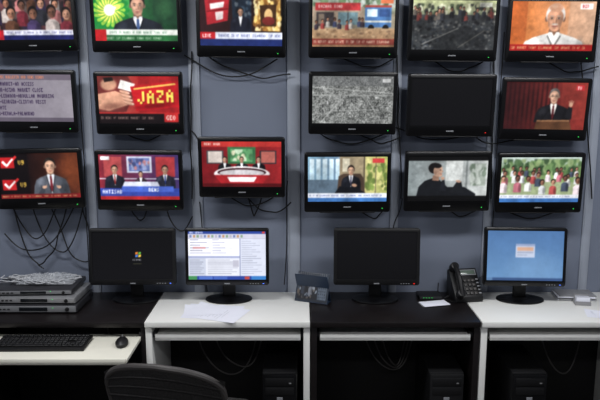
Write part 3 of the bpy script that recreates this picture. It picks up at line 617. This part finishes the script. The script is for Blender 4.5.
# tent calendar
c = empty('desk_calendar', (.07,-.17,DZ+.0005), (0,0,math.radians(-22)))
p = Pic((40,50,66)); p.grad(0,0,16,9,(50,62,78),(28,36,48),'y'); p.rect(.5,.6,10.4,8.4,(20,22,30)); p.specks(.6,.8,10.2,8.2,60,[(60,72,90),(150,160,172),(30,36,48),(100,88,80)],.3,.8,seed=201); p.person(3.4,3,1.5,(150,116,96),(20,18,18),(50,56,70)); p.person(7,3.2,1.4,(150,116,96),(20,18,18),(120,124,134)); p.rect(11,.8,15.4,8.2,(92,104,120))
for i in range(6):
    for j in range(4): p.rect(11.3+j*1.0,2.4+i*.95,11.8+j*1.0,2.85+i*.95,(48,58,74))
p.rect(11.1,1.1,15.2,2,(44,64,96)); qc = p
a = math.radians(22)
b = MB(); b.box((0,0,.082),(.19,.0025,.165),M_cal,.001); b.obj('front_leaf', loc=(0,-.032,.0015), rot=(-a,0,0), parent=c)
screen_obj('picture', .180, .152, qc.out(), M_print, c, Vector((0,-.032,.0015))+Matrix.Rotation(-a,3,'X')@Vector((0,-.002,.082)), (-a,0,0))
b = MB(); b.box((0,0,.082),(.19,.0025,.165),M_blue,.001); b.obj('rear_leaf', loc=(0,.032,.0015), rot=(a,0,0), parent=c)
b = MB(); b.box((0,0,.0015),(.19,.064,.002),M_blue)
for k in range(14): b.tube([(-.08+k*.0123,.007*math.cos(t_),.153+.007*math.sin(t_)) for t_ in [2*math.pi*j/10 for j in range(10)]],.0011,M_silver,6,True)
b.obj('spiral_binding', parent=c)
# telephone
ph = empty('desk_telephone', (.915,-.112,DZ+.0005), (0,0,math.radians(8)))
prof = [(-.085,0),(.06,0),(.06,.15),(.04,.158),(-.085,.03)]
b = MB(); b.prism(prof, -.08,.08, M_bezm, bev=.005)
sl = math.atan2(.128,.125); Rf = Matrix.Translation((0,-.085,.03)) @ Matrix.Rotation(sl,4,'X')
def onface(bx, x, y, z, size, m, bev=.001):
    t = bmesh.new(); bmesh.ops.create_cube(t, size=1); bmesh.ops.scale(t, vec=size, verts=t.verts)
    bmesh.ops.bevel(t, geom=list(t.edges), offset=min(bev,min(size)*.4), segments=2, profile=.5, affect='EDGES'); bx._merge(t, m, Rf @ Matrix.Translation((x,y,z)))
onface(b,.022,.150,.003,(.095,.035,.006),M_logo); onface(b,.022,.150,.0062,(.082,.024,.002),M_glass)
for i in range(4):
    for j in range(3): onface(b,-.004+j*.023,.022+i*.026,.004,(.017,.016,.008),M_frame,.002)
for i in range(5): onface(b,.066,.022+i*.021,.003,(.014,.008,.006),M_logo)
b.obj('base', parent=ph)
b = MB(); hp = []
for k in range(15):
    t_ = k/14; hp.append(tuple(Rf @ Vector((-.052, -.002+.19*t_, .030+.024*math.sin(math.pi*t_)))))
b.tube(hp,.0135,M_bezm,14)
for yy in (.012,.178):
    q0 = Rf @ Vector((-.052,yy,.040)); q1_ = Rf @ Vector((-.052,yy,.003)); b.cyl(q0,q1_,.023,M_bezm,.026,24,.004)
b.obj('handset', parent=ph)
b = MB(); cp = [(-.08-.045*math.sin(math.pi*i/160), -.10+.11*i/160+.005*math.cos(i*1.0), .0095+.005*math.sin(i*1.0)) for i in range(161)]
b.tube(cp,.0018,M_bezm,6); b.obj('coiled_cord', parent=ph)
# small things by the wall
b = MB(); b.box((0,0,.010),(.13,.10,.02),M_bezm,.003); b.box((0,-.051,.011),(.12,.003,.012),M_recvd)
for k in range(4): b.box((-.04+k*.015,-.053,.012),(.004,.002,.003),M_led)
b.cyl((.055,.035,.02),(.058,.04,.07),.003,M_bezm); b.obj('network_router', loc=(.725,-.10,DZ+.0003))
b = MB()
for k in range(2): b.box((.004*math.sin(k*2),.003*math.cos(k*3),.002+k*.004),(.15,.08,.003),M_paper if k%2 else M_logo,.0008,rot=(0,0,.05*math.sin(k)))
b.obj('notepad_stack', loc=(.725,-.225,DZ+.0003), rot=(0,0,.2))
b = MB()
for k in range(5): b.box((.005*math.sin(k*2),.004*math.cos(k*3),.003+k*.0055),(.20,.12,.005),[M_paper,M_silver,M_logo][k%3],.001,rot=(0,0,.04*math.sin(k*2)))
b.obj('document_stack', loc=(1.53,-.11,DZ+.0003), rot=(0,0,-.1))
b = MB(); b.box((0,0,.003),(.08,.05,.006),M_silver,.001); b.box((0,.022,.026),(.08,.004,.048),M_silver,.001,rot=(-.1,0,0)); b.box((0,-.022,.012),(.08,.003,.02),M_silver,.001)
for k in range(5): b.box((0,-.016+k*.007,.024),(.07,.0012,.04),M_paper if k%2==0 else M_line)
b.obj('card_holder', loc=(1.53,-.225,DZ+.0003), rot=(0,0,-.15))
b = MB(); sheet(b,0,0,.0004,75,w=.12,h=.19,lines=False); sheet(b,.04,-.01,.0016,95,w=.12,h=.19,curl=.01); b.obj('paper_sheets', loc=(1.58,-.39,DZ))

# ---------------------------------------------------------------- computer towers under desks
def tower(x, y=-.25, w=.18, yaw=0, h=.44, face=M_bez):
    b = MB(); b.box((0,0,h/2+.015),(w,.38,h),M_bezm,.006); b.box((0,-.196,h/2+.015),(w*.98,.018,h*.98),face,.007)
    b.box((0,-.207,h-.03),(w*.82,.004,.04),M_bezm,.002); b.box((0,-.207,h-.08),(w*.82,.004,.04),M_bezm,.002); b.box((w*.3,-.211,h-.035),(.012,.003,.005),M_silver)
    b.cyl((0,-.204,h*.55),(0,-.212,h*.55),.013,M_logo,bev=.001); b.box((0,-.207,h*.55-.035),(.004,.003,.004),M_ledb)
    for k in range(2): b.box((-.02+k*.03,-.207,h*.42),(.014,.004,.006),M_silver)
    for k in range(10): b.box((0,-.206,.05+k*.011),(w*.6,.003,.005),M_bezm)
    b.box((0,-.2075,h-.125),(.03,.003,.022),M_logo,.001)
    for sx in (-1,1):
        for sy in (-1,1): b.cyl((sx*w*.38,sy*.15,0),(sx*w*.38,sy*.15,.016),.014,M_bezm)
    b.obj('computer_tower', loc=(x,y,.0003), rot=(0,0,math.radians(yaw)))
tower(-.105); tower(.76,face=M_bezm); tower(1.19)
random.seed(21); paths=[]
for x0,x1 in [(-.6,-.25),(-.5,-.22),(.4,.62),(.35,.64),(1.35,1.6),(.45,.6),(-1.1,-.85)]:
    paths.append([(x0,-.08,.62),(x0+.02,-.12,.45),((x0+x1)/2,-.15,.2+random.random()*.2),(x1-.03,-.10,.32),(x1,-.08,.5)])
cables('computer_cables', paths, .004, M_frame)

# ---------------------------------------------------------------- office chair (back to the camera)
ch = empty('office_chair', (-.50,-.97,0), (0,0,math.radians(-12)))
b = MB()
for k in range(5):
    a = 2*math.pi*k/5+.3; c_, s_ = math.cos(a), math.sin(a)
    b.cyl((.03*c_,.03*s_,.105),(.27*c_,.27*s_,.075),.024,M_bezm,.015,14,.002)
    b.cyl((.27*c_,.27*s_,.08),(.27*c_,.27*s_,.045),.009,M_steel)
    for d_ in (-1,1):
        o_ = Vector((-s_,c_,0))*.013*d_; q = Vector((.275*c_,.275*s_,.0265)); b.cyl(q+o_*.5,q+o_*1.6,.026,M_bezm,n=20,bev=.003)
b.cyl((0,0,.08),(0,0,.26),.026,M_bezm); b.cyl((0,0,.26),(0,0,.42),.016,M_steel); b.box((0,0,.415),(.18,.2,.03),M_bezm,.008); b.obj('swivel_base', parent=ch)
b = MB(); b.box((0,.02,.455),(.47,.45,.07),M_mesh,.03,seg=4); b.obj('seat', parent=ch)
def bk(u, v):
    z = .50+.350*v-.060*v*(u**2)*1.2
    hw = .215+.06*v-.02*v*v
    return Vector((hw*u, -.235-.05*v+.075*u*u, z))
t = bmesh.new(); nu, nv = 28, 16
for lay,off in ((0,-.006),(1,.010)):
    Vv = [[t.verts.new(bk(-1+2*i/nu, j/nv)+Vector((0,off,0))) for i in range(nu+1)] for j in range(nv+1)]
    for j in range(nv):
        for i in range(nu):
            f = (Vv[j][i],Vv[j][i+1],Vv[j+1][i+1],Vv[j+1][i]); t.faces.new(f if lay==0 else f[::-1])
b = MB(); b._merge(t, M_mesh, Matrix.Identity(4))
def sup(a):
    c_, s_ = math.cos(a), math.sin(a); n_=.35
    return (math.copysign(abs(c_)**n_,c_), math.copysign(abs(s_)**n_,s_))
fr = []
for k in range(96):
    u,v = sup(2*math.pi*k/96); fr.append(bk(u,(v+1)/2)+Vector((0,.002,0)))
b.tube(fr,.014,M_frame,10,True)
for j in range(1,8):
    b.tube([bk(-1+2*i/20,j/8)+Vector((0,-.008,0)) for i in range(21)],.0045,M_mesh,6)
b.obj('backrest', parent=ch)
b = MB(); b.tube([(0,-.05,.42),(0,-.16,.41),(0,-.25,.44),(0,-.275,.52),(0,-.285,.62)],.018,M_bezm,12); b.obj('back_support', parent=ch)

# ---------------------------------------------------------------- lights
def area(name, loc, size, power, col=(1,1,1), rot=(0,0,0), parent=None):
    l = bpy.data.lights.new(name,'AREA'); l.shape='RECTANGLE'; l.size=size[0]; l.size_y=size[1]; l.energy=power; l.color=col
    o = bpy.data.objects.new(name,l); o.location=loc; o.rotation_euler=rot; o.parent=parent; COL.objects.link(o)
for i,(x,y,pw) in enumerate([(-1.2,-1.3,30),(1.2,-1.3,30),(-1.2,-3.4,20),(1.2,-3.4,20)]):
    e = empty('ceiling_light',(x,y,HC-.03)); b = MB(); b.box((0,0,0),(1.22,.32,.05),M_white,.004); b.box((0,0,-.026),(1.16,.27,.004),M_diff); b.obj('fixture',parent=e)
    area('lamp',(0,0,-.035),(1.14,.25),pw,(.98,.985,1.0),parent=e)
w = bpy.data.worlds.new('World'); scene.world = w; w.use_nodes = True
w.node_tree.nodes['Background'].inputs[0].default_value=(.55,.58,.65,1); w.node_tree.nodes['Background'].inputs[1].default_value=.2

# ---------------------------------------------------------------- camera
cd = bpy.data.cameras.new('camera'); cam = bpy.data.objects.new('camera', cd); COL.objects.link(cam)
cd.sensor_width = 36; cd.lens = 650/600*36; cd.clip_start=.05
cam.location = (0,-3.6,1.92); cam.rotation_euler = (math.radians(80),0,0)
scene.camera = cam
